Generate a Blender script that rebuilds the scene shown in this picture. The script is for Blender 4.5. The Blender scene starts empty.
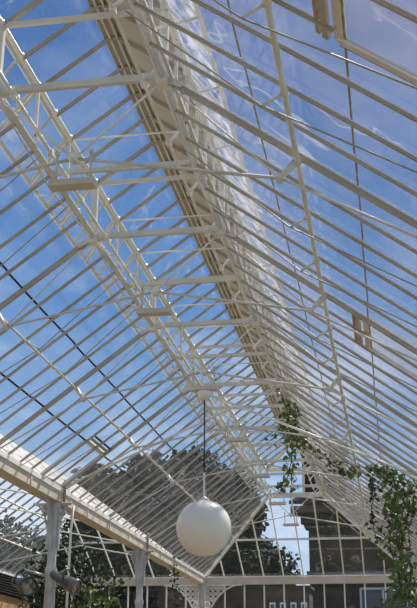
import bpy, bmesh, math, random
from mathutils import Vector, Matrix, noise
random.seed(7)
C = bpy.context.scene
COL = C.collection
U = 4.0                                   # metres per design unit
def W(x, y, z): return Vector((x*U, y*U, z*U + 1.6))
V = Vector

# ------------------------------------------------------------------ materials
def new_mat(name):
    m = bpy.data.materials.new(name); m.use_nodes = True
    nt = m.node_tree; nt.nodes.clear()
    out = nt.nodes.new('ShaderNodeOutputMaterial')
    return m, nt, out
def N(nt, t, **kw):
    n = nt.nodes.new(t)
    for k, v in kw.items(): setattr(n, k, v)
    return n
def noise_mix(nt, c1, c2, scale, lo=.4, hi=.6, detail=4, stretch=None):
    tc = N(nt, 'ShaderNodeTexCoord'); mp = N(nt, 'ShaderNodeMapping')
    if stretch: mp.inputs['Scale'].default_value = stretch
    nt.links.new(tc.outputs['Object'], mp.inputs[0])
    nz = N(nt, 'ShaderNodeTexNoise'); nz.inputs['Scale'].default_value = scale; nz.inputs['Detail'].default_value = detail
    nt.links.new(mp.outputs[0], nz.inputs['Vector'])
    cr = N(nt, 'ShaderNodeValToRGB')
    cr.color_ramp.elements[0].position = lo; cr.color_ramp.elements[1].position = hi
    cr.color_ramp.elements[0].color = (*c1, 1); cr.color_ramp.elements[1].color = (*c2, 1)
    nt.links.new(nz.outputs['Fac'], cr.inputs[0])
    return cr, nz
def paint(name, c1, c2, scale=3, rough=.5, metal=0, lo=.35, hi=.65, bump=0):
    m, nt, out = new_mat(name)
    b = N(nt, 'ShaderNodeBsdfPrincipled')
    cr, nz = noise_mix(nt, c1, c2, scale, lo, hi)
    nt.links.new(cr.outputs[0], b.inputs['Base Color'])
    b.inputs['Roughness'].default_value = rough; b.inputs['Metallic'].default_value = metal
    if bump:
        bp = N(nt, 'ShaderNodeBump'); bp.inputs['Strength'].default_value = bump
        nt.links.new(nz.outputs['Fac'], bp.inputs['Height']); nt.links.new(bp.outputs[0], b.inputs['Normal'])
    nt.links.new(b.outputs[0], out.inputs[0])
    return m
def glass(name, dirt=.06, dirtcol=(.8, .8, .8), tint=(.96, .98, 1), lo=.5, hi=.72, scale=1.6, stretch=(1, .35, 1), streak=.35, gloss=1.0, haze=.03):
    m, nt, out = new_mat(name)
    tr = N(nt, 'ShaderNodeBsdfTransparent'); tr.inputs[0].default_value = (*tint, 1)
    gl = N(nt, 'ShaderNodeBsdfGlossy'); gl.inputs['Roughness'].default_value = .03
    fr = N(nt, 'ShaderNodeLayerWeight'); fr.inputs[0].default_value = .5
    pw = N(nt, 'ShaderNodeMath', operation='POWER'); pw.inputs[1].default_value = 5; nt.links.new(fr.outputs['Facing'], pw.inputs[0])
    mg = N(nt, 'ShaderNodeMath', operation='MULTIPLY_ADD'); mg.inputs[1].default_value = .7*gloss; mg.inputs[2].default_value = .05*gloss
    nt.links.new(pw.outputs[0], mg.inputs[0])
    m1 = N(nt, 'ShaderNodeMixShader'); nt.links.new(mg.outputs[0], m1.inputs[0])
    nt.links.new(tr.outputs[0], m1.inputs[1]); nt.links.new(gl.outputs[0], m1.inputs[2])
    df = N(nt, 'ShaderNodeBsdfDiffuse'); df.inputs[0].default_value = (*dirtcol, 1)
    tl = N(nt, 'ShaderNodeBsdfTranslucent'); tl.inputs[0].default_value = (*dirtcol, 1)
    m2 = N(nt, 'ShaderNodeMixShader'); m2.inputs[0].default_value = .5
    nt.links.new(df.outputs[0], m2.inputs[1]); nt.links.new(tl.outputs[0], m2.inputs[2])
    # thin wandering dirt streaks: a narrow band of a warped noise, plus soft blotches
    cr, nz = noise_mix(nt, (0, 0, 0), (1, 1, 1), scale, lo, hi, 5, stretch)
    tc = N(nt, 'ShaderNodeTexCoord'); n2 = N(nt, 'ShaderNodeTexNoise'); n2.inputs['Scale'].default_value = scale*.9
    n2.inputs['Detail'].default_value = 3; n2.inputs['Distortion'].default_value = .7
    nt.links.new(tc.outputs['Object'], n2.inputs['Vector'])
    r2 = N(nt, 'ShaderNodeValToRGB'); e = r2.color_ramp.elements
    e[0].position = .488; e[0].color = (0, 0, 0, 1); e[1].position = .5; e[1].color = (1, 1, 1, 1)
    x = e.new(.512); x.color = (0, 0, 0, 1)
    nt.links.new(n2.outputs['Fac'], r2.inputs[0])
    a = N(nt, 'ShaderNodeMath', operation='MULTIPLY'); a.inputs[1].default_value = streak; nt.links.new(r2.outputs[0], a.inputs[0])
    # streaks only here and there
    n3 = N(nt, 'ShaderNodeTexNoise'); n3.inputs['Scale'].default_value = .9; nt.links.new(tc.outputs['Object'], n3.inputs['Vector'])
    r3 = N(nt, 'ShaderNodeValToRGB'); r3.color_ramp.elements[0].position = .48; r3.color_ramp.elements[1].position = .6
    nt.links.new(n3.outputs['Fac'], r3.inputs[0])
    a2 = N(nt, 'ShaderNodeMath', operation='MULTIPLY'); nt.links.new(a.outputs[0], a2.inputs[0]); nt.links.new(r3.outputs[0], a2.inputs[1])
    b = N(nt, 'ShaderNodeMath', operation='MULTIPLY'); b.inputs[1].default_value = dirt; nt.links.new(cr.outputs[0], b.inputs[0])
    s = N(nt, 'ShaderNodeMath', operation='ADD'); s.use_clamp = True
    nt.links.new(a2.outputs[0], s.inputs[0]); nt.links.new(b.outputs[0], s.inputs[1])
    hz = N(nt, 'ShaderNodeMath', operation='ADD'); hz.inputs[1].default_value = haze; hz.use_clamp = True; nt.links.new(s.outputs[0], hz.inputs[0])
    m3 = N(nt, 'ShaderNodeMixShader'); nt.links.new(hz.outputs[0], m3.inputs[0])
    nt.links.new(m1.outputs[0], m3.inputs[1]); nt.links.new(m2.outputs[0], m3.inputs[2])
    nt.links.new(m3.outputs[0], out.inputs[0])
    return m
MW = paint('white_paint', (.62, .59, .52), (.74, .72, .66), 2.5, .45)
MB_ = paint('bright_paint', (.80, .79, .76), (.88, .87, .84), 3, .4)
MC = paint('cream_paint', (.60, .54, .44), (.70, .65, .56), 2, .55)
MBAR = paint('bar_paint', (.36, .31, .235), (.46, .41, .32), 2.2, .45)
MDK = paint('dark_gap', (.015, .014, .012), (.05, .035, .02), 9, .8)
MRUST = paint('rusty_lead', (.26, .15, .05), (.46, .38, .25), 14, .8)
MSTEEL = paint('grey_steel', (.42, .42, .41), (.55, .55, .53), 4, .35, .3)
MCAST = paint('silver_paint', (.45, .46, .46), (.60, .61, .61), 5, .4, .1)
MLAMP = paint('dark_metal', (.05, .05, .05), (.11, .105, .10), 8, .45, .4)
MHOOD = paint('grey_hood', (.12, .12, .115), (.20, .195, .19), 7, .4, .4)
MBLACK = paint('black_rubber', (.01, .01, .01), (.02, .02, .02), 5, .6)
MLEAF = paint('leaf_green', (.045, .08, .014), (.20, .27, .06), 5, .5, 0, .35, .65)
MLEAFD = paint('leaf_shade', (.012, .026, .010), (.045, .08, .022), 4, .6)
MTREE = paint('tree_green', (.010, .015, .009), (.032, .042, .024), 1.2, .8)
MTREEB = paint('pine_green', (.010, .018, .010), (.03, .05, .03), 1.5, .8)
MBARK = paint('bark', (.05, .035, .02), (.10, .075, .05), 6, .9)
MSTEM = paint('stem', (.05, .035, .02), (.09, .06, .03), 6, .9)
MLID = paint('opaque_lining', (.38, .34, .26), (.48, .43, .34), 1.3, .8, 0, .3, .7)
MSLATE = paint('slate', (.03, .03, .032), (.055, .052, .05), 3, .8)
MOPAL = None
def stone_mat(name, c1, c2, mort, sx, sy, offs=True):
    m, nt, out = new_mat(name)
    tc = N(nt, 'ShaderNodeTexCoord'); mp = N(nt, 'ShaderNodeMapping'); mp.inputs['Rotation'].default_value = (math.pi/2, 0, 0)
    nt.links.new(tc.outputs['Object'], mp.inputs[0])
    br = N(nt, 'ShaderNodeTexBrick'); br.inputs['Scale'].default_value = 1
    br.inputs['Color1'].default_value = (*c1, 1); br.inputs['Color2'].default_value = (*c2, 1); br.inputs['Mortar'].default_value = (*mort, 1)
    br.inputs['Brick Width'].default_value = sx; br.inputs['Row Height'].default_value = sy; br.inputs['Mortar Size'].default_value = .012
    nt.links.new(mp.outputs[0], br.inputs['Vector'])
    nz = N(nt, 'ShaderNodeTexNoise'); nz.inputs['Scale'].default_value = 1.3; nz.inputs['Detail'].default_value = 6
    nt.links.new(tc.outputs['Object'], nz.inputs['Vector'])
    mx = N(nt, 'ShaderNodeMix', data_type='RGBA', blend_type='MULTIPLY'); mx.inputs[0].default_value = .7
    cr = N(nt, 'ShaderNodeValToRGB'); cr.color_ramp.elements[0].position = .3; cr.color_ramp.elements[0].color = (.35, .3, .27, 1); cr.color_ramp.elements[1].position = .7
    nt.links.new(nz.outputs[0], cr.inputs[0]); nt.links.new(br.outputs[0], mx.inputs[6]); nt.links.new(cr.outputs[0], mx.inputs[7])
    b = N(nt, 'ShaderNodeBsdfPrincipled'); b.inputs['Roughness'].default_value = .9
    nt.links.new(mx.outputs[2], b.inputs['Base Color']); nt.links.new(b.outputs[0], out.inputs[0])
    return m
MSTONE = stone_mat('house_stone', (.10, .06, .04), (.06, .04, .03), (.035, .03, .028), .9, .32)
MSAND = stone_mat('sandstone', (.50, .30, .12), (.62, .42, .22), (.35, .25, .15), .6, .3)
MFLOOR = stone_mat('paving', (.48, .40, .28), (.54, .46, .33), (.30, .24, .16), .6, .6)
MGROUND = paint('lawn', (.05, .075, .03), (.09, .11, .05), .6, .9)
MGL = glass('roof_glass_left', .07, (.75, .8, .9), (.97, .985, 1), .45, .75, 1.3, (1, .5, 1), .24, .8, .045)
MGR = glass('roof_glass_right', .20, (.62, .60, .62), (.93, .93, .95), .40, .72, 1.2, (1, .5, 1), .34, .8, .065)
MGE = glass('end_glass', .03, (.5, .5, .5), (.95, .96, .96), .5, .8, 1.1, (1, .5, 1), .12, .6, .012)
MGV = glass('ventilator_glass', .75, (.88, .88, .86), (.97, .98, 1), .38, .62, 5, (1, 1, 1), .6, .8)
MGWH = glass('whitewashed_glass', .95, (.92, .90, .85), (1, 1, 1), .36, .50, 4.5, (1, 1, 1), .3, .5)
def opal():
    m, nt, out = new_mat('opal_glass')
    b = N(nt, 'ShaderNodeBsdfPrincipled'); cr, nz = noise_mix(nt, (.88, .85, .76), (.92, .90, .83), 2.2, .35, .65)
    nt.links.new(cr.outputs[0], b.inputs['Base Color']); b.inputs['Roughness'].default_value = .22
    b.inputs['Subsurface Weight'].default_value = .2; b.inputs['Subsurface Radius'].default_value = (.3, .28, .22); b.inputs['Subsurface Scale'].default_value = .5
    nt.links.new(b.outputs[0], out.inputs[0]); return m
MOPAL = opal()
def window_dark():
    m, nt, out = new_mat('house_window_glass')
    b = N(nt, 'ShaderNodeBsdfPrincipled'); cr, nz = noise_mix(nt, (.01, .02, .04), (.03, .05, .08), 1, .4, .6)
    nt.links.new(cr.outputs[0], b.inputs['Base Color']); b.inputs['Roughness'].default_value = .08
    nt.links.new(b.outputs[0], out.inputs[0]); return m
MHW = window_dark()
def lens_mat():
    m, nt, out = new_mat('lens_glass')
    b = N(nt, 'ShaderNodeBsdfPrincipled'); cr, nz = noise_mix(nt, (.10, .09, .06), (.45, .42, .34), 14, .4, .6)
    nt.links.new(cr.outputs[0], b.inputs['Base Color']); b.inputs['Roughness'].default_value = .1
    nt.links.new(b.outputs[0], out.inputs[0]); return m
MLENS = lens_mat()

# ------------------------------------------------------------------ mesh building
class MB:
    def __init__(s): s.v = []; s.f = []; s.sm = []
    def add(s, vs, fs, smooth=False):
        k = len(s.v); s.v += [tuple(v) for v in vs]
        for f in fs: s.f.append(tuple(i + k for i in f)); s.sm.append(smooth)
    def bar(s, a, b, w, h, up=V((0, 0, 1)), off=0):
        """box from a to b, width w across, height h along 'up' (made square to the bar); off shifts along up"""
        a, b = V(a), V(b); d = (b - a).normalized(); x = d.cross(V(up))
        if x.length < 1e-4: x = d.cross(V((1, 0, 0)))
        x.normalize(); z = x.cross(d).normalized()
        vs = []
        for p in (a, b):
            for sx, sz in ((-1, -1), (1, -1), (1, 1), (-1, 1)): vs.append(p + x*sx*w/2 + z*(sz*h/2 + off))
        s.add(vs, [(0, 3, 2, 1), (4, 5, 6, 7), (0, 1, 5, 4), (1, 2, 6, 5), (2, 3, 7, 6), (3, 0, 4, 7)]); return s
    def tube(s, pts, r, n=8, caps=True):
        pts = [V(p) for p in pts]
        rr = r if isinstance(r, (list, tuple)) else [r]*len(pts)
        vs = []; px = None
        for i, p in enumerate(pts):
            d = (pts[min(i+1, len(pts)-1)] - pts[max(i-1, 0)]).normalized()
            if px is None:
                px = d.cross(V((0, 0, 1)))
                if px.length < 1e-3: px = d.cross(V((1, 0, 0)))
            px = (px - d*px.dot(d)).normalized(); py = d.cross(px)
            for k in range(n):
                t = 2*math.pi*k/n; vs.append(p + (px*math.cos(t) + py*math.sin(t))*rr[i])
        fs = []
        for i in range(len(pts)-1):
            for k in range(n):
                fs.append((i*n+k, i*n+(k+1) % n, (i+1)*n+(k+1) % n, (i+1)*n+k))
        if caps: fs.append(tuple(range(n))[::-1]); fs.append(tuple((len(pts)-1)*n+k for k in range(n)))
        s.add(vs, fs, True); return s
    def lathe(s, o, prof, axis=V((0, 0, 1)), n=24):
        axis = V(axis).normalized(); px = axis.cross(V((0, 0, 1)))
        if px.length < 1e-3: px = V((1, 0, 0))
        px.normalize(); py = axis.cross(px); vs = []
        for r, h in prof:
            for k in range(n):
                t = 2*math.pi*k/n; vs.append(V(o) + axis*h + (px*math.cos(t)+py*math.sin(t))*r)
        fs = [(i*n+k, i*n+(k+1) % n, (i+1)*n+(k+1) % n, (i+1)*n+k) for i in range(len(prof)-1) for k in range(n)]
        s.add(vs, fs, True); return s
    def box(s, c, d):
        c = V(c); x, y, z = d[0]/2, d[1]/2, d[2]/2
        vs = [c + V((sx*x, sy*y, sz*z)) for sz in (-1, 1) for sx, sy in ((-1, -1), (1, -1), (1, 1), (-1, 1))]
        s.add(vs, [(0, 3, 2, 1), (4, 5, 6, 7), (0, 1, 5, 4), (1, 2, 6, 5), (2, 3, 7, 6), (3, 0, 4, 7)]); return s
    def quad(s, *p): s.add([V(q) for q in p], [tuple(range(len(p)))]); return s
    def slab(s, pts, n, t):
        """prism over a flat polygon, thickness t along n"""
        n = V(n).normalized()*t; k = len(pts); a = [V(p) for p in pts]; b = [p + n for p in a]
        s.add(a + b, [tuple(range(k))[::-1], tuple(range(k, 2*k))] + [(i, (i+1) % k, k+(i+1) % k, k+i) for i in range(k)]); return s
    def build(s, name, m, parent=None, origin=None):
        me = bpy.data.meshes.new(name); o = V(origin) if origin is not None else V((0, 0, 0))
        base = o
        if parent is not None: base = V((0, 0, 0))
        me.from_pydata([tuple(V(v) - (parent['_o'] if False else V(ORI.get(parent.name, (0, 0, 0))) if parent else base)) for v in s.v], [], s.f)
        me.materials.append(m)
        for p, sm in zip(me.polygons, s.sm): p.use_smooth = sm
        me.update()
        ob = bpy.data.objects.new(name, me); COL.objects.link(ob)
        if parent is not None:
            ob.parent = parent; ORI[ob.name] = ORI.get(parent.name, (0, 0, 0))
        else:
            ob.location = base; ORI[ob.name] = tuple(base)
        return ob
ORI = {}
def tag(o, label=None, cat=None, group=None, kind=None):
    if label: o['label'] = label
    if cat: o['category'] = cat
    if group: o['group'] = group
    if kind: o['kind'] = kind
    return o
def thing(name, loc, label=None, cat=None, group=None, kind=None):
    o = bpy.data.objects.new(name, None); COL.objects.link(o); o.location = loc; ORI[o.name] = tuple(loc)
    o.empty_display_size = .2
    return tag(o, label, cat, group, kind)
def copy_thing(r, loc):
    c = r.copy(); COL.objects.link(c); c.location = loc; ORI[c.name] = tuple(loc)
    for ch in list(r.children):
        d = ch.copy(); COL.objects.link(d); d.parent = c
        for g in list(ch.children):
            e = g.copy(); COL.objects.link(e); e.parent = d
    return c

# ------------------------------------------------------------------ plan of the glasshouse (design units)
XC, XL, XR = -.4965, -.648, -.345              # lantern centre and its two lower chords
SL = .75                                        # pitch of the main slopes
EL, ER, ZE = -1.1206, .1276, .645               # eaves
ZB, ZT, ZR = 1.0, 1.14, 1.2506                  # lower chord, upper chord, ridge of lantern
ST, BS = .638, .638/6                           # truss spacing, bar spacing
Y0 = 1.525                                      # a truss stands here
YE, YH = 6.33, 5.62                             # end wall, top of the end hip
YN = Y0 - 3*ST                                  # near end of what is built
def st(k): return Y0 + k*ST
NBARS = int((YE - YN)/BS)
nl = V((-SL, 0, 1)).normalized(); nr = V((SL, 0, 1)).normalized()

def roof_slope(side):
    L = side == 'left'
    xt, xe = (XL, EL) if L else (XR, ER)
    n = nl if L else nr
    t = thing('roof_slope', W(xe, YN, ZE),
              'long clear glazed slope on the left, from the lantern down to the cream gutter' if L else
              'long hazy glazed slope with white bars filling the right, above the creeper', 'roof')
    def top(y):
        if y <= YH: return xt
        return xt + (xe - xt)*(y - YH)/(YE - YH)
    def pt(x, y, lift=0): return W(x, y, ZB - SL*abs(x - xt)) + n*lift
    xv = -.04 if not L else -.953                # line where opening roof lights start
    vents = [(-2, 0), (4, 6)] if False else []
    for i in range(1, NBARS):
        y = YN + i*BS
        if i % 6 == 0 and y < YH + .01: continue                    # the trusses carry the heavy rafters
        a, b = pt(top(y), y, -.01), pt(xe if L or abs(y-(Y0-4*BS)) > .01 else -.034, y, -.01)
        m = MB(); m.bar(a, b, .0175, .017, n, -.0085); m.bar(a, b, .009, .012, n, .005)
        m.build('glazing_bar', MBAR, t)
        if not L: MB().bar(a, b, .026, .006, n, .004).build('lit_edge_strip', MB_, t)  # white rebate strip, painting in the sunlit edge of each right-slope bar
    # glass: one sheet with a hip-cut end
    g = MB(); g.quad(*([pt(xt, YN, .012), pt(xe, YN, .012), pt(xe, YE, .012), pt(xt, YH, .012)]))
    g.build('glass_panes', MGL if L else MGR, t)
    # purlin, running under the bars
    xp = -.110 if not L else -.876
    yp = YH + (YE-YH)*abs(xp - xt)/abs(xe - xt)
    m = MB(); m.tube([pt(xp, YN, -.05), pt(xp, yp, -.05)], .018 if not L else .012, 10)
    for k in range(3*12):
        y = YN + k*2*BS
        if y < yp: m.lathe(pt(xp, y, -.05) - V((0, .03, 0)), [(.012, 0), (.026 if not L else .019, .012), (.026 if not L else .019, .05), (.012, .06)], (0, 1, 0), 10)
    m.build('purlin', MW, t)
    for xj, w_ in (((-.180, .007), (-.024, .010)) if not L else ((-.81, .020), (-.96, .022))):
        yj = YH + (YE-YH)*abs(xj - xt)/abs(xe - xt)
        m = MB()
        for i in range(NBARS):
            y1, y2 = YN + i*BS + .01, YN + (i+1)*BS - .01
            if y2 > yj: break
            dx = (random.random()-.5)*.003
            m.bar(pt(xj+dx, y1-.008, .01), pt(xj+dx, y2+.008, .01), w_, .008, n)
        m.build('glass_lap', MRUST if not L else MDK, t)
    # sills along the top and the eaves
    m = MB(); m.bar(pt(xt, YN, .0), pt(xt, YH, .0), .04, .05, n, -.01); m.build('top_rail', MW, t)
    # trussing rods below every second light rafter
    for i in range(2, NBARS, 2):
        if i % 6 == 0: continue
        y = YN + i*BS
        if y > yp - .1: break
        a, b, c = pt(xt, y, -.09), pt(xp + (.012 if L else -.012), y, -.19), pt(xe, y, -.05)
        m = MB(); m.tube([a, b, c], .0055, 6); m.build('bracing_rod', MBAR, t)
        m = MB(); m.tube([pt(xp, y, -.05), b], [.012, .008], 6); m.build('strut', MW, t)
    # hip rafter at the far corner
    m = MB(); m.bar(W(xt, YH, ZB), W(xe, YE, ZE), .045, .07, (0, -.4, 1), -.03); m.build('hip_rafter', MW, t)
    return t
left_slope = roof_slope('left'); right_slope = roof_slope('right')

def end_slope(name, xl, xr, hl, hr, zt, yt, label):
    """hipped end: eaves xl..xr at YE, ridge/top hl..hr at yt"""
    t = thing(name, W((xl+xr)/2, YE, ZE), label, 'roof')
    n = V((0, -(zt-ZE), YE-yt)).normalized(); n = V((0, n.y*-1*-1, n.z)); n = V((0, (zt-ZE), (YE-yt))).normalized()
    sl = (zt-ZE)/(YE-yt)
    x = xr - .06
    def topy(x):
        if x > hr: return YE + (yt-YE)*(xr-x)/(xr-hr)
        if x < hl: return YE + (yt-YE)*(x-xl)/(hl-xl)
        return yt
    while x > xl + .02:
        ty = topy(x)
        a, b = W(x, ty, ZE + sl*(YE-ty)), W(x, YE, ZE)
        MB().bar(a, b, .026, .035, n, -.015).build('glazing_bar', MB_, t)
        x -= .1172
    zz = .823; yy = YE - (zz-ZE)/sl
    f = (YE-yy)/(YE-yt)
    MB().bar(W(xl+(hl-xl)*f, yy, zz), W(xr+(hr-xr)*f, yy, zz), .035, .035, n, -.03).build('purlin', MB_, t)
    up = n*.012
    g = MB(); g.quad(*([W(xl, YE, ZE)+up, W(xr, YE, ZE)+up, W(hr, yt, zt)+up, W(hl, yt, zt)+up] if hr-hl > .01 else [W(xl, YE, ZE)+up, W(xr, YE, ZE)+up, W(hl, yt, zt)+up]))
    g.build('glass_panes', MGE, t)
    return t
end_slope('roof_slope', EL, ER, XL, XR, ZB, YH, 'hipped glass end slope above the long beam, dark house and trees behind it')

# ------------------------------------------------------------------ lantern along the ridge
def lantern():
    t = thing('roof_lantern', W(XC, YN, ZB), 'raised lantern running the length of the roof ridge, opaque beige on its right side', 'roof lantern')
    for x, s in ((XL, 'left'), (XR, 'right')):
        o = 1 if s == 'left' else -1
        MB().bar(W(x, YN, ZB), W(x, YH, ZB), .036 if o > 0 else .03, .048 if o > 0 else .04).build('lower_chord', MW, t)
        m = MB(); m.tube([W(x, YN, ZT), W(x, YH, ZT)], .023, 12)
        k = 0
        while YN + k*BS < YH:
            m.lathe(W(x, YN + k*BS, ZT) - V((0, .035, 0)), [(.02, 0), (.033, .012), (.033, .05), (.02, .06)], (0, 1, 0), 10); k += 1
        m.build('upper_chord', MB_, t)
        i = 0
        while YN + i*BS <= YH + .01:
            y = YN + i*BS
            if i % 6 == 0: MB().bar(W(x, y, ZB), W(x, y, ZT), .045, .06, (1, 0, 0)).build('post', MW, t)
            elif i % 2 == 0 or s == 'right':
                MB().bar(W(x, y, ZB), W(x, y, ZT), .020, .024, (1, 0, 0)).build('post', MW, t)
            i += 1
        # trussed rod under the lower chord and the ventilator shaft beside it
        for k in range(-3, 6):
            p = MB(); p.tube([W(x, st(k), ZB-.01), W(x, st(k)+ST/2, ZB-.036), W(x, st(k+1), ZB-.01)], .0065, 6)
            p.build('bracing_rod', MW, t)
        MB().tube([W(x+.034*o, YN, ZB-.012), W(x+.034*o, YH, ZB-.012)], .015 if o > 0 else .011, 8).build('ventilator_shaft', MB_, t)
        m = MB()
        for k in range(-3, 7):
            for dy in (0, ST/3, 2*ST/3):
                y = st(k)+dy
                if y > YH: break
                m = MB(); m.box(W(x+.034*o, y, ZB-.012), (.04, .05, .05))
                m.bar(W(x+.034*o, y, ZB-.012), W(x, y, ZB+.03), .02, .02)
                m.build('shaft_bearing', MB_, t)
    MB().bar(W(XR+.018, YN, ZB-.012), W(XR+.018, YH, ZB-.012), .02, .035).build('glazing_sill', MW, t)
    # ridge with its boards
    for s in (-1, 1):
        MB().bar(W(XC+s*.0075, YN, ZR-.012), W(XC+s*.0075, YH-.16, ZR-.012), .014, .03).build('ridge_beam', MC, t)
    MB().bar(W(XC, YN, ZR-.0075), W(XC, YH-.16, ZR-.0075), .07, .012).build('ridge_soffit', MLID, t)
    q = V((-.73, 0, 1)).normalized()
    m = MB(); m.slab([W(XC-.019, YN, ZR-.73*.019), W(XC-.019, YH-.15, ZR-.73*.019), W(XC, YH-.15, ZR), W(XC, YN, ZR)], q, .02)
    m.build('ridge_board', MLID, t)
    # slopes of the lantern
    i = 0
    while YN + i*BS < YH:
        y = YN + i*BS; f = 0 if y < YH-.15 else (y-(YH-.15))/.15
        w = .034 if i % 6 == 0 else .020
        for s in (-1, 1):
            xo = XC + s*(XC-XL); xi = XC + s*(XC-XL)*f
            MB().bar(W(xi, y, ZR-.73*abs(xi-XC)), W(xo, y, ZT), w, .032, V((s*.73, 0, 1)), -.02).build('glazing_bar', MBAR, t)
        i += 1
    g = MB(); g.quad(*([W(XL, YN, ZT), W(XC-.019, YN, ZR-.73*.019), W(XC-.019, YH-.15, ZR-.73*.019), W(XL, YH, ZT)]))
    g.build('glass_panes', MGL, t)
    q2 = V((.73, 0, 1)).normalized()
    g = MB(); g.slab([W(XR, YN, ZT), W(XC, YN, ZR), W(XC, YH-.15, ZR), W(XR, YH, ZT)], q2, .02)
    g.build('opaque_lining', MLID, t)
    # far end of the lantern
    for z, h in ((ZB, .10), (ZT, .07)): MB().bar(W(XL, YH, z), W(XR, YH, z), .05, h).build('end_beam', MW, t)
    for f in (.33, .66): MB().bar(W(XL+(XR-XL)*f, YH, ZB), W(XL+(XR-XL)*f, YH, ZT), .04, .04, (1, 0, 0)).build('post', MW, t)
    for x in (XL, XR): MB().bar(W(x, YH, ZT), W(XC, YH-.15, ZR), .05, .07).build('hip_rafter', MW, t)
    # collars halfway between the trusses
    for k in range(-3, 6):
        y = st(k)+ST/2
        MB().bar(W(XL, y, ZB), W(XR, y, ZB), .03, .042).build('collar', MW, t)
        MB().tube([W(XL, st(k)+BS*2, ZT-.004), W(XR, st(k)+BS*2, ZT-.004)], .009, 6).build('tie_bar', MB_, t)
        MB().tube([W(XL, st(k)+BS*4, ZT-.004), W(XR, st(k)+BS*4, ZT-.004)], .009, 6).build('tie_bar', MB_, t)
    return t
lantern_obj = lantern()

# ------------------------------------------------------------------ opening ventilators of the lantern
def make_vent(s):
    """flap hinged at the upper chord, propped outwards; built at the origin at its hinge"""
    o = -1 if s == 'left' else 1
    t = thing('ventilator', V((0, 0, 0)), None, 'ventilator', 'propped ventilators on the %s side of the lantern' % s)
    L = 2*BS*U - .05; a = V((o*.03, .025, -.02)); d = V((o*.30, 0, -.40)); y = V((0, L, 0))
    m = MB()
    nrm = d.cross(V((0, 1, 0)))
    m.bar(a, a+y, .028, .025, nrm); m.bar(a+d, a+d+y, .034, .025, nrm)
    for f in (0, .5, 1): m.bar(a+y*f, a+y*f+d, .028 if f != .5 else .018, .022, nrm)
    m.build('frame', MB_ if s == 'right' else MW, t)
    g = MB(); g.quad(a, a+y, a+y+d, a+d); g.build('glass_pane', MGV if s == 'right' else MGL, t)
    m = MB(); m.tube([V((0, L*.5, -.50)), a+d+V((0, L*.5, 0))], .009, 6); m.build('stay', MW, t)
    return t
for s, x in (('left', XL), ('right', XR)):
    v0 = None; i = 0
    while YN + i*2*BS + 2*BS <= YH + .01:
        loc = W(x, YN + i*2*BS, ZT)
        if v0 is None: v0 = make_vent(s); v0.location = loc; v = v0
        else: v = copy_thing(v0, loc)
        v['label'] = ('clear glazed ventilator propped open outside the left lattice of the lantern' if s == 'left' else
                      'sunlit whitish ventilator propped open outside the right side of the lantern')
        i += 1

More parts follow.
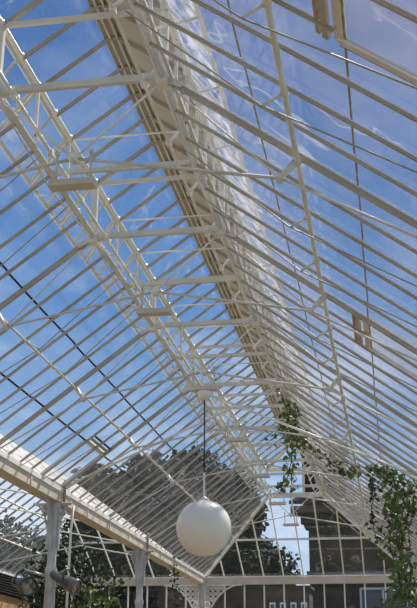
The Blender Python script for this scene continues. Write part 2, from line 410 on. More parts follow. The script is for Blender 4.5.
# ------------------------------------------------------------------ trusses
ORDN = {-3: 'farthest behind the camera, out of view', -2: 'overhead beside the camera, out of view', -1: 'with only a tie rod leaving the view at the top',
        0: 'crossing highest, thick collar near the top left corner', 1: 'second in view, tie rod just above mid height',
        2: 'third in view, carrying the globe lamp', 3: 'fourth in view, just beyond the globe lamp truss',
        4: 'fifth in view, third from the far end', 5: 'sixth in view, second from the far end',
        6: 'farthest of all, small plate against pale sky'}
def truss(k):
    y = st(k)
    t = thing('roof_truss', W(XC, y, ZE), 'white iron roof truss, ' + ORDN[k], 'roof truss', 'trusses across the glass roof')
    n_ = {-1: nl, 1: nr}
    for s in (-1, 1):
        xt, xe = (XL, EL) if s < 0 else (XR, ER)
        xn = XC + s*.3495; xp = XC + s*.3795 + (.005 if s > 0 else 0)
        def pt(x, lift): return W(x, y, ZB - SL*abs(x-xt)) + n_[s]*lift
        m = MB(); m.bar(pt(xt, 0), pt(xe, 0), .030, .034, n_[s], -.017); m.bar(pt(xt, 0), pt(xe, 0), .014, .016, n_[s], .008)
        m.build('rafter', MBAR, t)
        if s > 0: MB().bar(pt(xt, 0), pt(xe, 0), .046, .006, n_[s], .004).build('lit_edge_strip', MB_, t)  # sunlit edge of the right rafter, put in as a bright strip
        node = W(xn, y, .786)
        MB().tube([node, W(xe, y, ZE)-V((s*.06, 0, .02))], .010, 8).build('tie_rod', MW, t)
        MB().tube([node, W(XC, y, .852)], .012, 8).build('tie_rod', MW, t)
        MB().tube([node, W(xt, y, ZB-.01)], .007, 8).build('tie_rod', MW, t)
        MB().tube([node, pt(xp, -.06)], [.016, .030], 8).build('strut', MW, t)
        m = MB(); m.lathe(node - V((0, .035, 0)), [(0, 0), (.024, 0), (.03, .02), (.03, .05), (.024, .07), (0, .07)], (0, 1, 0), 12); m.build('joint_boss', MW, t)
        MB().tube([W(XC, y, .852), W(xt, y, ZB-.01)], .009, 8).build('brace_rod', MB_, t)
        m = MB(); m.box(W(xt, y, ZB-.008), (.09, .10, .09)); m.build('joint_bracket', MB_, t)
        m = MB(); m.lathe(W(xt-s*.034, y, ZB-.008)-V((0, .06, 0)), [(0, 0), (.026, 0), (.026, .12), (0, .12)], (0, 1, 0), 10)
        m.build('shaft_clamp', MB_, t)
        m = MB(); m.slab([W(q[0], y-.007, q[1]) for q in ((xt, ZB+.006), (xt-s*.038, ZB+.004), (xt-s*.038, ZB-.008), (xt+s*.003, ZB-.016), (xt+s*.034, ZB-.031), (xt+s*.034, ZB-.021))], (0, 1, 0), .056)
        m.build('gusset', MW, t)
        h = W(XC+s*.030, y, .852)
        m = MB(); m.tube([h+V((0, 0, .06)), h-V((0, 0, .20))], .009, 8); m.lathe(h+V((0, 0, .03)), [(0, 0), (.016, 0), (.016, .025), (0, .025)]); m.build('hanger', MW, t)
    MB().bar(W(XL, y, ZB-.002), W(XR, y, ZB-.002), .035, .052).build('lower_collar', MW, t)
    MB().bar(W(XL, y, ZT-.004), W(XR, y, ZT-.004), .03, .038).build('upper_collar', MW, t)
    m = MB(); m.lathe(W(XC, y, .852)-V((0, .05, 0)), [(0, 0), (.028, 0), (.038, .02), (.038, .08), (.028, .1), (0, .1)], (0, 1, 0), 12); m.build('joint_boss', MB_, t)
    MB().box(W(XC, y, .803), (.31, .10, .045)).build('hanging_plate', MC if k in (0, 1) else MW, t)
    if k == 3:
        for xa, xb in ((XL, ER-.01), (XR, EL+.02)):
            MB().tube([W(xa, y+.004, ZB-.012), W(xb, y+.004, ZE+.01)], .016, 8).build('scissor_brace', MB_, t)
    return t
for k in range(-3, 7): truss(k)

# ------------------------------------------------------------------ opening roof lights
def roof_light(side, y1, y2, label):
    L = side == 'left'
    xt, xe, x1 = (XL, EL, -.958) if L else (XR, ER, -.031)
    n = nl if L else nr
    def pt(x, y, lift): return W(x, y, ZB - SL*abs(x-xt)) + n*lift
    x2 = xe + (.02 if L else -.02)
    t = thing('roof_light', pt(x1, (y1+y2)/2, .03), label, 'roof window')
    ya, yb = y1+.008, y2+.006
    m = MB()
    for a, b in (((x1, ya), (x1, yb)), ((x1, yb), (x2, yb)), ((x2, yb), (x2, ya)), ((x2, ya), (x1, ya))):
        m.bar(pt(*a, .018), pt(*b, .018), .055, .03, n)
    m.build('sash_frame', MW, t)
    m = MB(); m.bar(pt(x1, yb-.009, .0), pt(x2, yb-.009, .0), .014, .01, n); m.build('bead', MB_, t)
    g = MB(); g.quad(pt(x1, ya, .02), pt(x1, yb, .02), pt(x2, yb, .02), pt(x2, ya, .02)); g.build('glass_pane', MGR if not L else MGL, t)
    dxx = .014*(1 if L else -1)
    m = MB(); m.bar(pt(x1+dxx, ya, -.005), pt(x1+dxx, yb, -.005), .035, .03, n); m.build('sill', MBAR, t)
    m = MB(); m.bar(pt(x1+dxx*1.75, ya, 0), pt(x1+dxx*1.75, yb, 0), .025, .02, n); m.build('rusted_gap', MRUST if not L else MDK, t)
    m = MB(); m.bar(pt(x1, yb+.008, .012), pt(x2, yb+.008, .012), .010, .014, n); m.build('gap_shadow', MDK, t)  # near-black bar painting in the shadow under the sash's lower side
    return t
roof_light('right', Y0-6*BS, Y0-4*BS+.022, 'large opening roof light at the top right corner, rust along its upper edge')
roof_light('right', Y0+6*BS, Y0+8*BS, 'opening roof light in the right slope at mid height, with a rusty gap')
roof_light('left', Y0+16*BS, Y0+18*BS, 'small opening roof light low in the left slope, in front of dark trees')

# ------------------------------------------------------------------ gutter, arcade, walls
g = thing('eaves_gutter', W(EL, YN, ZE), 'cream valley gutter sloping across the lower left on iron columns', 'gutter')
m = MB(); m.bar(W(EL-.002, YN, ZE-.02), W(EL-.002, YE, ZE-.02), .20, .15); m.build('soffit', MC, g)
m = MB(); m.bar(W(EL+.022, YN, ZE+.002), W(EL+.022, YE, ZE+.002), .045, .06); m.bar(W(EL-.027, YN, ZE+.002), W(EL-.027, YE, ZE+.002), .045, .06); m.build('rim', MB_, g)
for k in range(-3, 8):
    for d in (0, ST/2):
        y = st(k)+d
        if y < YE: MB().box(W(EL, y, ZE-.016), (.206, .04, .154)).build('joint_collar', MC, g)
m = MB()
for k in (3, 5):
    pass
for k in (1, 3, 5):
    m = MB(); m.tube([W(EL+.03, st(k)+.01, ZE+.04), W(EL+.03, st(k)+.01, ZE-.035)], .02, 8); m.build('rust_drip', MRUST, g)

b = thing('eaves_beam', W(-.5, YE, ZE), 'long horizontal cream beam over the end window, below the hipped glass', 'beam')
MB().bar(W(-2.19, YE, ZE-.020), W(ER+.02, YE, ZE-.020), .14, .15).build('beam_body', MC, b)
MB().bar(W(-2.19, YE-.02, ZE+.004), W(ER+.02, YE-.02, ZE+.004), .05, .03).build('top_moulding', MB_, b)

def column(k, y, label, spand):
    base = W(EL, y, -.4)
    t = thing('iron_column', base, label, 'column', 'iron columns below the valley gutter')
    H = (ZE-.0397+.4)*U
    prof = [(.13, 0), (.13, .12), (.10, .16), (.085, .22), (.08, .3), (.07, H-.95), (.078, H-.93), (.08, H-.88), (.064, H-.84), (.06, H-.80), (.058, H-.16), (.07, H-.12), (.085, H-.05), (.09, H-.03), (.09, H)]
    MB().lathe(base, prof, n=20).build('shaft', MCAST, t)
    def spandrel(dirv, w, h):
        m = MB(); d = V(dirv); z = V((0, 0, 1)); o = base + z*H + d*.06
        A = o; B = o + d*w; Cc = o - z*h
        def q(a, b_): return o + d*a - z*b_
        m.bar(q(0, .015), q(w, .015), .03, .03); m.bar(q(.015, 0), q(.015, h), .03, .03)
        arc = [(w*math.sin(t_*math.pi/2/12) if False else w - w*math.cos(t_*math.pi/24) if False else 0, 0) for t_ in range(1)]
        # quarter arch curving from the foot of the bracket to its tip
        pts = []
        for i in range(13):
            a = i/12*math.pi/2
            pts.append(q(w*(1-math.cos(a)), h*(1-math.sin(a))))
        m.tube(pts, .022 if spand else .014, 6)
        # pierced ornament: rings and petals filling the corner
        step = .125 if spand else .075
        r = step*.46; a = r+.03
        while a < w:
            b_ = r+.03
            while b_ < h:
                # stay on the corner side of the arch
                if ((w-a)/w)**2 + ((h-b_)/h)**2 > 1.0 + (.03 if spand else .0):
                    ring = [q(a+r*math.cos(i*math.pi/5), b_+r*math.sin(i*math.pi/5)) for i in range(11)]
                    m.tube(ring, .011 if spand else .0085, 4, False)
                    for i in range(4):
                        an = i*math.pi/4; m.bar(q(a-r*math.cos(an), b_-r*math.sin(an)), q(a+r*math.cos(an), b_+r*math.sin(an)), .014, .014)
                b_ += step
            a += step
        m.build('spandrel_bracket', MCAST if not spand else MB_, t)
    if spand:
        spandrel((1, 0, 0), .90, 1.25); spandrel((-1, 0, 0), .85, 1.25)
    else:
        spandrel((0, 1, 0), .42, .62); spandrel((0, -1, 0), .42, .62)
        spandrel((-1, 0, 0), .24, .62); spandrel((1, 0, 0), .18, .62)
    return t
column(1, st(1), 'iron column under the gutter, outside the view beyond its left edge', False)
column(3, st(3), 'grey iron column under the gutter at the left edge, carrying the two spotlights', False)
column(5, st(5), 'grey iron column under the gutter, between the spotlights and the globe lamp', False)
column(7, YE-.03, 'iron column with lacy pierced spandrels where the gutter meets the end beam', True)
pp = MB(); pp.tube([W(EL+.045, st(3)+.07, ZE-.04), W(EL+.04, st(3)+.07, ZE-.12), W(EL+.035, st(3)+.07, -.4)], .017, 8)
tag(pp.build('drain_pipe', MB_, None, W(EL+.035, st(3)+.07, -.4)), 'slim white pipe dropping from the gutter beside the spotlights', 'pipe')

# the end window below the beam
w = thing('window_1', W(-1, YE, -.4), kind='structure')
x = ER-.06; m = None
while x > -2.18:
    MB().bar(W(x, YE, -.2), W(x, YE, ZE-.03), .03, .04, (0, 1, 0)).build('mullion', MB_, w); x -= .1172
for z in (.33, .05): MB().bar(W(-2.18, YE, z), W(ER, YE, z), .04, .04).build('transom', MB_, w)
MB().quad(W(-2.18, YE+.004, -.2), W(ER, YE+.004, -.2), W(ER, YE+.004, ZE-.03), W(-2.18, YE+.004, ZE-.03)).build('glass_panes', MGE, w)
def struct(name, mb, m, origin=(0, 0, 0)): return tag(mb.build(name, m, None, origin), kind='structure')
struct('wall_end', MB().box(W(-1.03, YE, -.3), (U*2.34, .3, .8)), MSAND)
# side windows on the right
w2 = thing('window_2', W(ER, 3, -.4), kind='structure')
for i in range(0, NBARS+1, 3):
    MB().bar(W(ER, YN+i*BS, -.2), W(ER, YN+i*BS, ZE-.03), .05, .05, (1, 0, 0)).build('mullion', MB_, w2)
MB().quad(W(ER+.004, YN, -.2), W(ER+.004, YE, -.2), W(ER+.004, YE, ZE-.03), W(ER+.004, YN, ZE-.03)).build('glass_panes', MGE, w2)
struct('wall_right', MB().box(W(ER, (YN+YE)/2, -.3), (.3, (YE-YN)*U, .8)), MSAND)
struct('trim_1', MB().bar(W(ER, YN, ZE-.02), W(ER, YE+.02, ZE-.02), .16, .15), MC)
struct('wall_left', MB().box(W(-2.22, (YN+YE)/2, .06), (.3, (YE-YN)*U, .92*U)), MSAND)
lou = MB(); zz = .535
for i in range(7): lou.bar(W(-2.175, YN, zz+i*.014), W(-2.175, YE-.05, zz+i*.014), .07, .02, (.5, 0, 1))
lou.box(W(-2.2, (YN+YE)/2, .58), (.05, (YE-YN)*U-.2, .11*U))
struct('trim_2', lou, MSLATE)
struct('trim_3', MB().bar(W(-2.185, YN, ZE-.008), W(-2.185, YE, ZE-.008), .16, .05), MB_)
struct('floor', MB().box(W(-1.03, (YN+YE)/2, -.4)-V((0, 0, .1)), (U*2.34+.3, (YE-YN)*U+.3, .2)), MFLOOR)
struct('ground', MB().box(V((0, 40, -.35)), (160, 160, .2)), MGROUND)

# ------------------------------------------------------------------ the neighbouring roof beyond the gutter
AC, AR = -1.65, .53; AZ = ZE + SL*AR
ay = YE-.8
t = thing('roof_slope', W(-2.18, YN, ZE), 'glass slope of the neighbouring aisle, seen below the gutter at lower left', 'roof')
for i in range(NBARS):
    y = YN + i*BS
    f = 1 if y <= ay else (YE-y)/(YE-ay)
    MB().bar(W(AC-AR, y, ZE), W(AC-AR+AR*f, y, ZE+SL*AR*f), .024 if i % 6 else .04, .035, nl).build('glazing_bar', MBAR, t)
for f in (.3, .62):
    MB().bar(W(AC-AR*(1-f), YN, ZE+SL*AR*f), W(AC-AR*(1-f), YE-.8*f, ZE+SL*AR*f), .03, .03, nl, -.03).build('purlin', MW, t)
MB().quad(W(AC-AR, YN, ZE), W(AC-AR, YE, ZE), W(AC, ay, AZ), W(AC, YN, AZ)).build('glass_panes', MGL, t)
MB().bar(W(AC, YN, AZ), W(AC, ay, AZ), .05, .07).build('ridge_beam', MW, t)
for k in range(-2, 7):
    MB().tube([W(AC-AR+.03, st(k)+.2, ZE+.01), W(AC, st(k)+.2, ZE+.10), W(EL-.04, st(k)+.2, ZE+.01)], .013, 6).build('tie_rod', MB_, t)
t = thing('roof_slope', W(EL, YN, ZE), 'whitewashed sunlit glass slope rising just behind the cream gutter', 'roof')
for i in range(NBARS):
    y = YN + i*BS
    f = 1 if y <= ay else (YE-y)/(YE-ay)
    MB().bar(W(EL-.02, y, ZE+.01), W(EL-.02-(AR-.02)*f, y, ZE+.01+SL*(AR-.02)*f), .026, .035, nr).build('glazing_bar', MBAR, t)
MB().quad(W(EL-.02, YN, ZE+.02), W(EL-.02, YE, ZE+.02), W(AC, ay, AZ+.012), W(AC, YN, AZ+.012)).build('glass_panes', MGWH, t)
end_slope('roof_slope', AC-AR, EL, AC-.001, AC+.001, AZ, ay, 'hipped glass end of the neighbouring aisle, small dark panes below the gutter')

# ------------------------------------------------------------------ globe lamp
LX, LY = -.4935, st(2)
gz = .416
lamp = thing('globe_pendant_lamp', W(LX, LY, .80), 'large white opal globe lamp hanging on a long black cord', 'lamp')
m = MB(); r = .297; c = W(LX, LY, gz); prof = []
for i in range(33):
    a = math.pi*i/32; prof.append((max(r*math.sin(a), .0001), -r*math.cos(a)))
m.lathe(c, prof, n=48); m.build('globe_shade', MOPAL, lamp)
m = MB(); m.lathe(c+V((0, 0, r-.012)), [(.05, 0), (.062, .012), (.055, .03), (.022, .045), (.012, .06), (.011, .30), (.016, .31), (.0, .315)], n=20); m.build('stem', MB_, lamp)
m = MB(); m.tube([c+V((0, 0, r+.29)), W(LX, LY, .805)], .0075, 8); m.build('cord', MBLACK, lamp)
m = MB(); m.lathe(W(LX, LY, .795)-V((0, 0, .10)), [(0, 0), (.03, .0), (.075, .04), (.08, .09), (.07, .10), (0, .10)], n=20); m.build('ceiling_rose', MB_, lamp)

# ------------------------------------------------------------------ spotlights on the column
def spot(loc, aim, label, cat_len=.36, r=.125, tail=None):
    t = thing('spotlight', loc, label, 'spotlight'); a = V(aim).normalized()
    m = MB(); m.lathe(loc, [(0, -cat_len), (r*.5, -cat_len), (r*.58, -cat_len*.9), (r*.6, -cat_len*.55), (r*.75, -cat_len*.5), (r*.95, -.05), (r*1.05, -.03), (r*1.08, 0), (r*1.08, .035), (r*.92, .035), (r*.9, .0)], a, 28)
    m.build('housing', MLAMP if 'facing' in label else MHOOD, t)
    m = MB(); m.lathe(loc, [(.0001, .012), (r*.4, .016), (r*.92, .004)], a, 28); m.build('lens', MLENS, t)
    s = a.cross(V((0, 0, 1))).normalized()
    m = MB(); c = loc - a*cat_len*.35
    up = V((0, 0, 1))
    arc = [c + s*(r*1.15)*math.cos(q*math.pi/8) + up*(r*1.7)*math.sin(q*math.pi/8) for q in range(9)]
    m.tube(arc, .012, 6); m.build('yoke', MLAMP, t)
    if tail is not None: MB().tube([arc[4], tail], .018, 8).build('mounting_arm', MSTEEL, t)
    return t
cc = W(EL, st(3), .34)
spot(W(-1.176, st(3)-.06, .326), (1, -1.1, -.30), 'dark round spotlight on the left of the column, lens facing the viewer', .46, .115, cc+V((-.05, 0, .09)))
spot(W(-1.026, st(3)-.03, .326), (1, -.25, -.50), 'grey conical spotlight on the right of the column, aimed down to the right', .40, .10, cc+V((.05, 0, .09)))

# ------------------------------------------------------------------ plants
def leaf(m, p, size, rng):
    d = V((rng.uniform(-1, 1), rng.uniform(-1, 1), rng.uniform(-1.2, .3))).normalized()
    s = d.cross(V((rng.uniform(-1, 1), rng.uniform(-1, 1), rng.uniform(-1, 1))))
    if s.length < .05: s = d.cross(V((0, 0, 1)))
    s.normalize(); n = d.cross(s)*size*.12
    a = p; e = p + d*size
    m.add([a, a+d*size*.3+s*size*.34+n, a+d*size*.65+s*size*.26+n, e, a+d*size*.65-s*size*.26+n, a+d*size*.3-s*size*.34+n, a+d*size*.5],
          [(0, 1, 2, 6), (6, 2, 3), (0, 6, 5), (5, 6, 4), (6, 3, 4)])
def climber(name, label, strands, size, mat=MLEAF, cat='plant', density=1.0, seed=1, spread=.07):
    rng = random.Random(seed); first = V(strands[0][0])
    t = thing(name, first, label, cat)
    ms = MB(); ml = MB()
    for pts in strands:
        pts = [V(p) for p in pts]; fine = []
        for a, b_ in zip(pts, pts[1:]):
            n = max(2, int((b_-a).length/.08))
            for i in range(n):
                fine.append(a.lerp(b_, i/n) + V((rng.uniform(-1, 1), rng.uniform(-1, 1), rng.uniform(-1, 1)))*.015)
        fine.append(pts[-1]); ms.tube(fine, .007, 5)
        for i, p in enumerate(fine):
            cnt = density*(2.2 + 2.5*noise.noise(p*2.1))
            for _ in range(max(0, int(cnt+rng.random()))):
                leaf(ml, p + V((rng.gauss(0, 1), rng.gauss(0, 1), rng.gauss(0, .6)))*spread, size*rng.uniform(.6, 1.25), rng)
    ms.build('stem', MSTEM, t); tag(ml.build('foliage', mat, t), kind='stuff')
    return t
climber('hanging_creeper', 'leafy creeper trailing from the lantern in the upper right centre, beside the dark chimney',
        [[W(-0.365, 3.600, 1.041), W(-0.349, 3.600, 0.985), W(-0.336, 3.600, 0.923), W(-0.326, 3.600, 0.869), W(-0.324, 3.600, 0.798), W(-0.333, 3.600, 0.735), W(-0.327, 3.600, 0.676)],
 [W(-0.358, 3.630, 1.016), W(-0.331, 3.630, 0.956), W(-0.311, 3.630, 0.893), W(-0.309, 3.630, 0.839)],
 [W(-0.334, 3.660, 0.927), W(-0.378, 3.660, 0.885), W(-0.404, 3.660, 0.864)],
 [W(-0.345, 3.690, 0.891), W(-0.306, 3.690, 0.864), W(-0.289, 3.690, 0.827)],
 [W(-0.340, 3.720, 0.752), W(-0.366, 3.720, 0.710), W(-0.388, 3.720, 0.689)]], .085, seed=3, density=2.9, spread=.055)
climber('hanging_creeper', 'small sprigs of creeper clinging under the right slope, between two hanging masses',
        [[W(-0.274, 3.500, 0.808), W(-0.248, 3.500, 0.780), W(-0.228, 3.500, 0.766), W(-0.195, 3.500, 0.744), W(-0.176, 3.500, 0.717)],
 [W(-0.189, 3.500, 0.731), W(-0.166, 3.500, 0.710), W(-0.141, 3.500, 0.689)],
 [W(-0.195, 3.500, 0.744), W(-0.186, 3.500, 0.710)],
 [W(-0.176, 3.500, 0.717), W(-0.149, 3.500, 0.729), W(-0.123, 3.500, 0.722), W(-0.107, 3.500, 0.701)],
 [W(-0.150, 3.500, 0.702), W(-0.124, 3.500, 0.692), W(-0.100, 3.500, 0.701)],
 [W(-0.176, 3.500, 0.717), W(-0.150, 3.500, 0.702)]], .08, seed=5, density=1.5, spread=.04)
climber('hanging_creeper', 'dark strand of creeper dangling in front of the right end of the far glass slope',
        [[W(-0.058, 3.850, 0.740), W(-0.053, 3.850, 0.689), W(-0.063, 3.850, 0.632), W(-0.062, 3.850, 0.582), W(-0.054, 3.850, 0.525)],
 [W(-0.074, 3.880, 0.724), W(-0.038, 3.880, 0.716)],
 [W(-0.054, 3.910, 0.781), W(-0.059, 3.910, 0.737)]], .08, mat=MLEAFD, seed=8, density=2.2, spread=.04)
climber('hanging_creeper', 'big dense mass of bright green creeper down the lower right edge of the view',
        [[W(-0.051, 3.500, 0.706), W(-0.012, 3.500, 0.698), W(0.020, 3.500, 0.678), W(0.030, 3.500, 0.624), W(0.013, 3.500, 0.566), W(0.016, 3.500, 0.502), W(0.025, 3.500, 0.438), W(0.014, 3.500, 0.360), W(0.023, 3.500, 0.282), W(0.015, 3.500, 0.161)],
 [W(-0.012, 3.530, 0.698), W(0.011, 3.530, 0.650), W(-0.004, 3.530, 0.604), W(0.005, 3.530, 0.538), W(-0.005, 3.530, 0.474), W(0.005, 3.530, 0.410)],
 [W(0.014, 3.560, 0.710), W(0.053, 3.560, 0.682), W(0.077, 3.560, 0.654), W(0.067, 3.560, 0.591), W(0.050, 3.560, 0.526), W(0.033, 3.560, 0.461), W(0.022, 3.560, 0.381), W(0.004, 3.560, 0.287)],
 [W(0.038, 3.590, 0.654), W(0.048, 3.590, 0.597), W(0.030, 3.590, 0.514), W(0.037, 3.590, 0.417), W(0.036, 3.590, 0.289), W(0.035, 3.590, 0.166)],
 [W(0.088, 3.620, 0.651), W(0.080, 3.620, 0.584), W(0.056, 3.620, 0.518), W(0.057, 3.620, 0.420), W(0.056, 3.620, 0.292)],
 [W(0.012, 3.650, 0.327), W(-0.016, 3.650, 0.295), W(-0.025, 3.650, 0.247)]], .09, seed=11, density=3.6, spread=.065)
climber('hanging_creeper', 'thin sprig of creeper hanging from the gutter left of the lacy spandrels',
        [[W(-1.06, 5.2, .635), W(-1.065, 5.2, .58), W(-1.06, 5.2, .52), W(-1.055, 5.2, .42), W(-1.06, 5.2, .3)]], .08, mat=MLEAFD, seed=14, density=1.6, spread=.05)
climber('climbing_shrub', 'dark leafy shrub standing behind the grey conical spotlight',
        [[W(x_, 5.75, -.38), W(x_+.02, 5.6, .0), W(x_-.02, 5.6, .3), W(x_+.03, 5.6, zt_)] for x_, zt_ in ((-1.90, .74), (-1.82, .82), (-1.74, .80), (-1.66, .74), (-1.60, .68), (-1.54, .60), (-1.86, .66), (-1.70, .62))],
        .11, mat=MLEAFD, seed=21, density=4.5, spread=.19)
climber('climbing_shrub', 'lighter green shrub sprays near the bottom, right of the conical spotlight',
        [[W(x_, 5.0, -.38), W(x_, 5.0, .1), W(x_+.02, 5.0, .36), W(x_+.04, 5.0, zt_)] for x_, zt_ in ((-1.50, .49), (-1.42, .47), (-1.36, .44), (-1.46, .42))],
        .11, seed=23, density=2.0, spread=.12)

# ------------------------------------------------------------------ outside: trees and the stone house
def tree(name, base, h, lumps, label, mat, n, size, seed):
    rng = random.Random(seed); base = V(base)
    t = thing(name, base, label, 'tree', 'trees outside the glasshouse')
    m = MB(); m.tube([base, base+V((.1, 0, h*.3)), base+V((-.05, .1, h*.6)), base+V((0, 0, h*.85))], [.28, .22, .14, .05], 10)
    for c, r in lumps:
        c = base + V(c); m.tube([base+V((0, 0, h*.35)), (base+V((0, 0, h*.5))).lerp(c, .5), c], [.11, .08, .03], 6)
    m.build('trunk', MBARK, t)
    f = MB()
    tot = sum(r[0]*r[2] for c, r in lumps)
    for c, r in lumps:
        c = base + V(c); k = int(n*r[0]*r[2]/tot)
        for _ in range(k):
            d = V((rng.gauss(0, 1), rng.gauss(0, 1), rng.gauss(0, 1))).normalized()
            q = rng.random()**.33
            q *= 1 + .25*noise.noise((c+d*2)*1.7)
            p = c + V((d.x*r[0], d.y*r[1], d.z*r[2]))*q
            leaf(f, p, size*rng.uniform(.6, 1.3), rng)
    tag(f.build('crown', mat, t), kind='stuff')
    return t
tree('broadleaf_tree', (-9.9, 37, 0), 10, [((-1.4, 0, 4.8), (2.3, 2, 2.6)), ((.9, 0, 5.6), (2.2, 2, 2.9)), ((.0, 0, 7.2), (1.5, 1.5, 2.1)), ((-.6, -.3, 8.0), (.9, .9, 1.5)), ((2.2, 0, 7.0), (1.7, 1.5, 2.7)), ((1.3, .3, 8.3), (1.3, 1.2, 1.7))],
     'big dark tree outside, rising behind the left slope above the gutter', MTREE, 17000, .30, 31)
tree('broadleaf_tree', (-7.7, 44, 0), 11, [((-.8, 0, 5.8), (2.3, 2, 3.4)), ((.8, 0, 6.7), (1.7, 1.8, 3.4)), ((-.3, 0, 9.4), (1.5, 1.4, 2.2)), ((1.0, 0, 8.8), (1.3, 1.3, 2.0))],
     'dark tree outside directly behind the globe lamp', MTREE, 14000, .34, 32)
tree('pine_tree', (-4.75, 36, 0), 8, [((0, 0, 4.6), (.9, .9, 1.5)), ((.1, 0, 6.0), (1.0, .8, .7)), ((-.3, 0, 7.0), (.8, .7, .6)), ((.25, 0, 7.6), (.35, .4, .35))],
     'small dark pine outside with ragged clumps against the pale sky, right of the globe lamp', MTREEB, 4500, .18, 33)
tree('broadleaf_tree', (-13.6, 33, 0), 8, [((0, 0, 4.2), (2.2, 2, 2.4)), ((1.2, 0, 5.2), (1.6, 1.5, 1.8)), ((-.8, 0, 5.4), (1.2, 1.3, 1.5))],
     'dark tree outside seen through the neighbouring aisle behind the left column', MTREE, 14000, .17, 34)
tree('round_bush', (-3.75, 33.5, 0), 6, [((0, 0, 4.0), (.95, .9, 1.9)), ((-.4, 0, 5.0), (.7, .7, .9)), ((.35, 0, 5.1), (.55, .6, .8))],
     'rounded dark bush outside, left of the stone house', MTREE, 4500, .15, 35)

h = thing('stone_house', V((1, 38, 0)), 'dark stone house outside on the right, with deep eaves and a broad chimney', 'house')
MB().box(V((3.05, 42, 3.9)), (11.9, 8, 8.2)).build('wall', MSTONE, h)
m = MB(); m.slab([V((-3.5, 37.2, 7.9)), V((9.6, 37.2, 7.9)), V((9.6, 42, 9.2)), V((-3.0, 42, 9.2))], V((0, -.3, 1)), .12); m.build('roof', MSLATE, h)
m = MB(); m.box(V((3, 37.6, 7.72)), (12.9, .9, .22)); m.box(V((3, 37.9, 7.45)), (12.3, .3, .3)); m.build('eaves_cornice', MSLATE, h)
m = MB(); m.box(V((-2.3, 38.6, 8.7)), (1.55, 1.2, 2.9)); m.box(V((-2.3, 38.6, 10.15)), (1.8, 1.4, .18)); m.build('chimney', MSTONE, h)
for i in range(2):
    MB().lathe(V((-2.65+i*.7, 38.6, 10.2)), [(.16, 0), (.13, .1), (.12, .4), (.15, .45), (0, .45)], n=12).build('chimney_pot', MSTONE, h)
m = MB(); m.box(V((3, 37.96, 5.55)), (12.0, .12, .22)); m.build('string_course', paint('pale_stone', (.10, .09, .08), (.16, .14, .12), 3, .9), h)
def hwin(x, z, w_, h_, cols, rows):
    m = MB()
    for a in range(cols+1): m.bar(V((x-w_/2+w_*a/cols, 37.93, z-h_/2)), V((x-w_/2+w_*a/cols, 37.93, z+h_/2)), .07, .07, (0, 1, 0))
    for a in range(rows+1): m.bar(V((x-w_/2, 37.93, z-h_/2+h_*a/rows)), V((x+w_/2, 37.93, z-h_/2+h_*a/rows)), .07, .07)
    f = m.build('window', MW, h); MB().quad(V((x-w_/2, 37.97, z-h_/2)), V((x+w_/2, 37.97, z-h_/2)), V((x+w_/2, 37.97, z+h_/2)), V((x-w_/2, 37.97, z+h_/2))).build('pane', MHW, f)
hwin(.0, 4.0, 2.3, 2.1, 3, 2); hwin(4.2, 4.0, 2.3, 2.1, 3, 2)
k = thing('low_outbuilding', V((-4.2, 31, 0)), 'low dark outbuilding with small white framed panes, beyond the end window', 'building')
MB().box(V((-4.6, 31.7, 2.1)), (4.4, 1.4, 4.7)).build('wall', MSTONE, k)
m = MB(); m.slab([V((-6.9, 30.9, 4.44)), V((-2.35, 30.9, 4.44)), V((-2.35, 32.5, 4.5)), V((-6.9, 32.5, 4.5))], V((0, -.3, 1)), .08); m.build('roof', MSLATE, k)
for i in range(4):
    x = -3.45+i*.30
    f = MB(); f.box(V((x, 30.97, 3.88)), (.17, .05, .36)); f = f.build('window_frame', MB_, k)
    MB().box(V((x, 30.93, 3.94)), (.09, .04, .12)).build('pane', MHW, f)

# ------------------------------------------------------------------ sky, sun
w = bpy.data.worlds.new('sky'); C.world = w; w.use_nodes = True; nt = w.node_tree; nt.nodes.clear()
out = nt.nodes.new('ShaderNodeOutputWorld'); bg = nt.nodes.new('ShaderNodeBackground'); nt.links.new(bg.outputs[0], out.inputs[0])
tc = N(nt, 'ShaderNodeTexCoord'); sp = N(nt, 'ShaderNodeSeparateXYZ'); nt.links.new(tc.outputs['Generated'], sp.inputs[0])
gr = N(nt, 'ShaderNodeValToRGB'); nt.links.new(sp.outputs['Z'], gr.inputs[0]); e = gr.color_ramp.elements
e[0].position = 0; e[0].color = (.40, .52, .66, 1); e[1].position = 1; e[1].color = (.025, .08, .24, 1)
for p_, c_ in ((.10, (.42, .53, .67)), (.18, (.22, .365, .57)), (.34, (.088, .215, .45)), (.59, (.036, .108, .30))):
    x = e.new(p_); x.color = (*c_, 1)
mp = N(nt, 'ShaderNodeMapping'); mp.inputs['Scale'].default_value = (1, 1, 2.2); mp.inputs['Location'].default_value = (.35, .1, .0); nt.links.new(tc.outputs['Generated'], mp.inputs[0])
nz = N(nt, 'ShaderNodeTexNoise'); nz.inputs['Scale'].default_value = 3.6; nz.inputs['Detail'].default_value = 8; nz.inputs['Roughness'].default_value = .58
nt.links.new(mp.outputs[0], nz.inputs['Vector'])
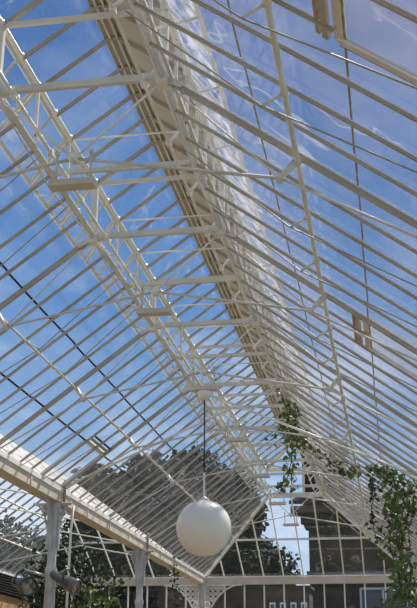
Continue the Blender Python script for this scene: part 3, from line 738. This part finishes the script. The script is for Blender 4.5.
cr = N(nt, 'ShaderNodeValToRGB'); cr.color_ramp.elements[0].position = .47; cr.color_ramp.elements[1].position = .68; nt.links.new(nz.outputs['Fac'], cr.inputs[0])
lo = N(nt, 'ShaderNodeMapRange'); lo.inputs['From Min'].default_value = .08; lo.inputs['From Max'].default_value = .42; lo.inputs['To Min'].default_value = 1; lo.inputs['To Max'].default_value = .12
nt.links.new(sp.outputs['Z'], lo.inputs['Value'])
mu = N(nt, 'ShaderNodeMath', operation='MULTIPLY'); nt.links.new(cr.outputs[0], mu.inputs[0]); nt.links.new(lo.outputs[0], mu.inputs[1])
mx = N(nt, 'ShaderNodeMix', data_type='RGBA'); nt.links.new(mu.outputs[0], mx.inputs[0]); nt.links.new(gr.outputs[0], mx.inputs[6]); mx.inputs[7].default_value = (.86, .89, .93, 1)
nt.links.new(mx.outputs[2], bg.inputs[0]); bg.inputs[1].default_value = 1.0
sd = bpy.data.lights.new('sun', 'SUN'); sd.energy = 5.6; sd.color = (1, .94, .84); sd.angle = .02
so = bpy.data.objects.new('sun', sd); COL.objects.link(so)
so.rotation_euler = V((-.27, -.54, -.86)).to_track_quat('-Z', 'Y').to_euler()

# ------------------------------------------------------------------ camera
cam = bpy.data.cameras.new('camera'); co = bpy.data.objects.new('camera', cam); COL.objects.link(co)
cam.lens = 62.171; cam.sensor_width = 36; cam.sensor_fit = 'AUTO'; cam.clip_start = .05; cam.clip_end = 500
Rv, Uv, Fv = ((0.985694, 0.168472, 0.004908), (0.054125, -0.343983, 0.937415), (-0.159617, 0.923739, 0.348180))   # right, up and viewing direction
mt = Matrix((( Rv[0], Uv[0], -Fv[0], 0), (Rv[1], Uv[1], -Fv[1], 0), (Rv[2], Uv[2], -Fv[2], 1.6), (0, 0, 0, 1)))
co.matrix_world = mt
C.camera = co
C.view_settings.view_transform = 'Standard'; C.view_settings.look = 'None'; C.view_settings.gamma = 1; C.view_settings.exposure = .45
C.view_settings.use_curve_mapping = False
try:
    C.cycles.transparent_max_bounces = 48
except Exception: pass
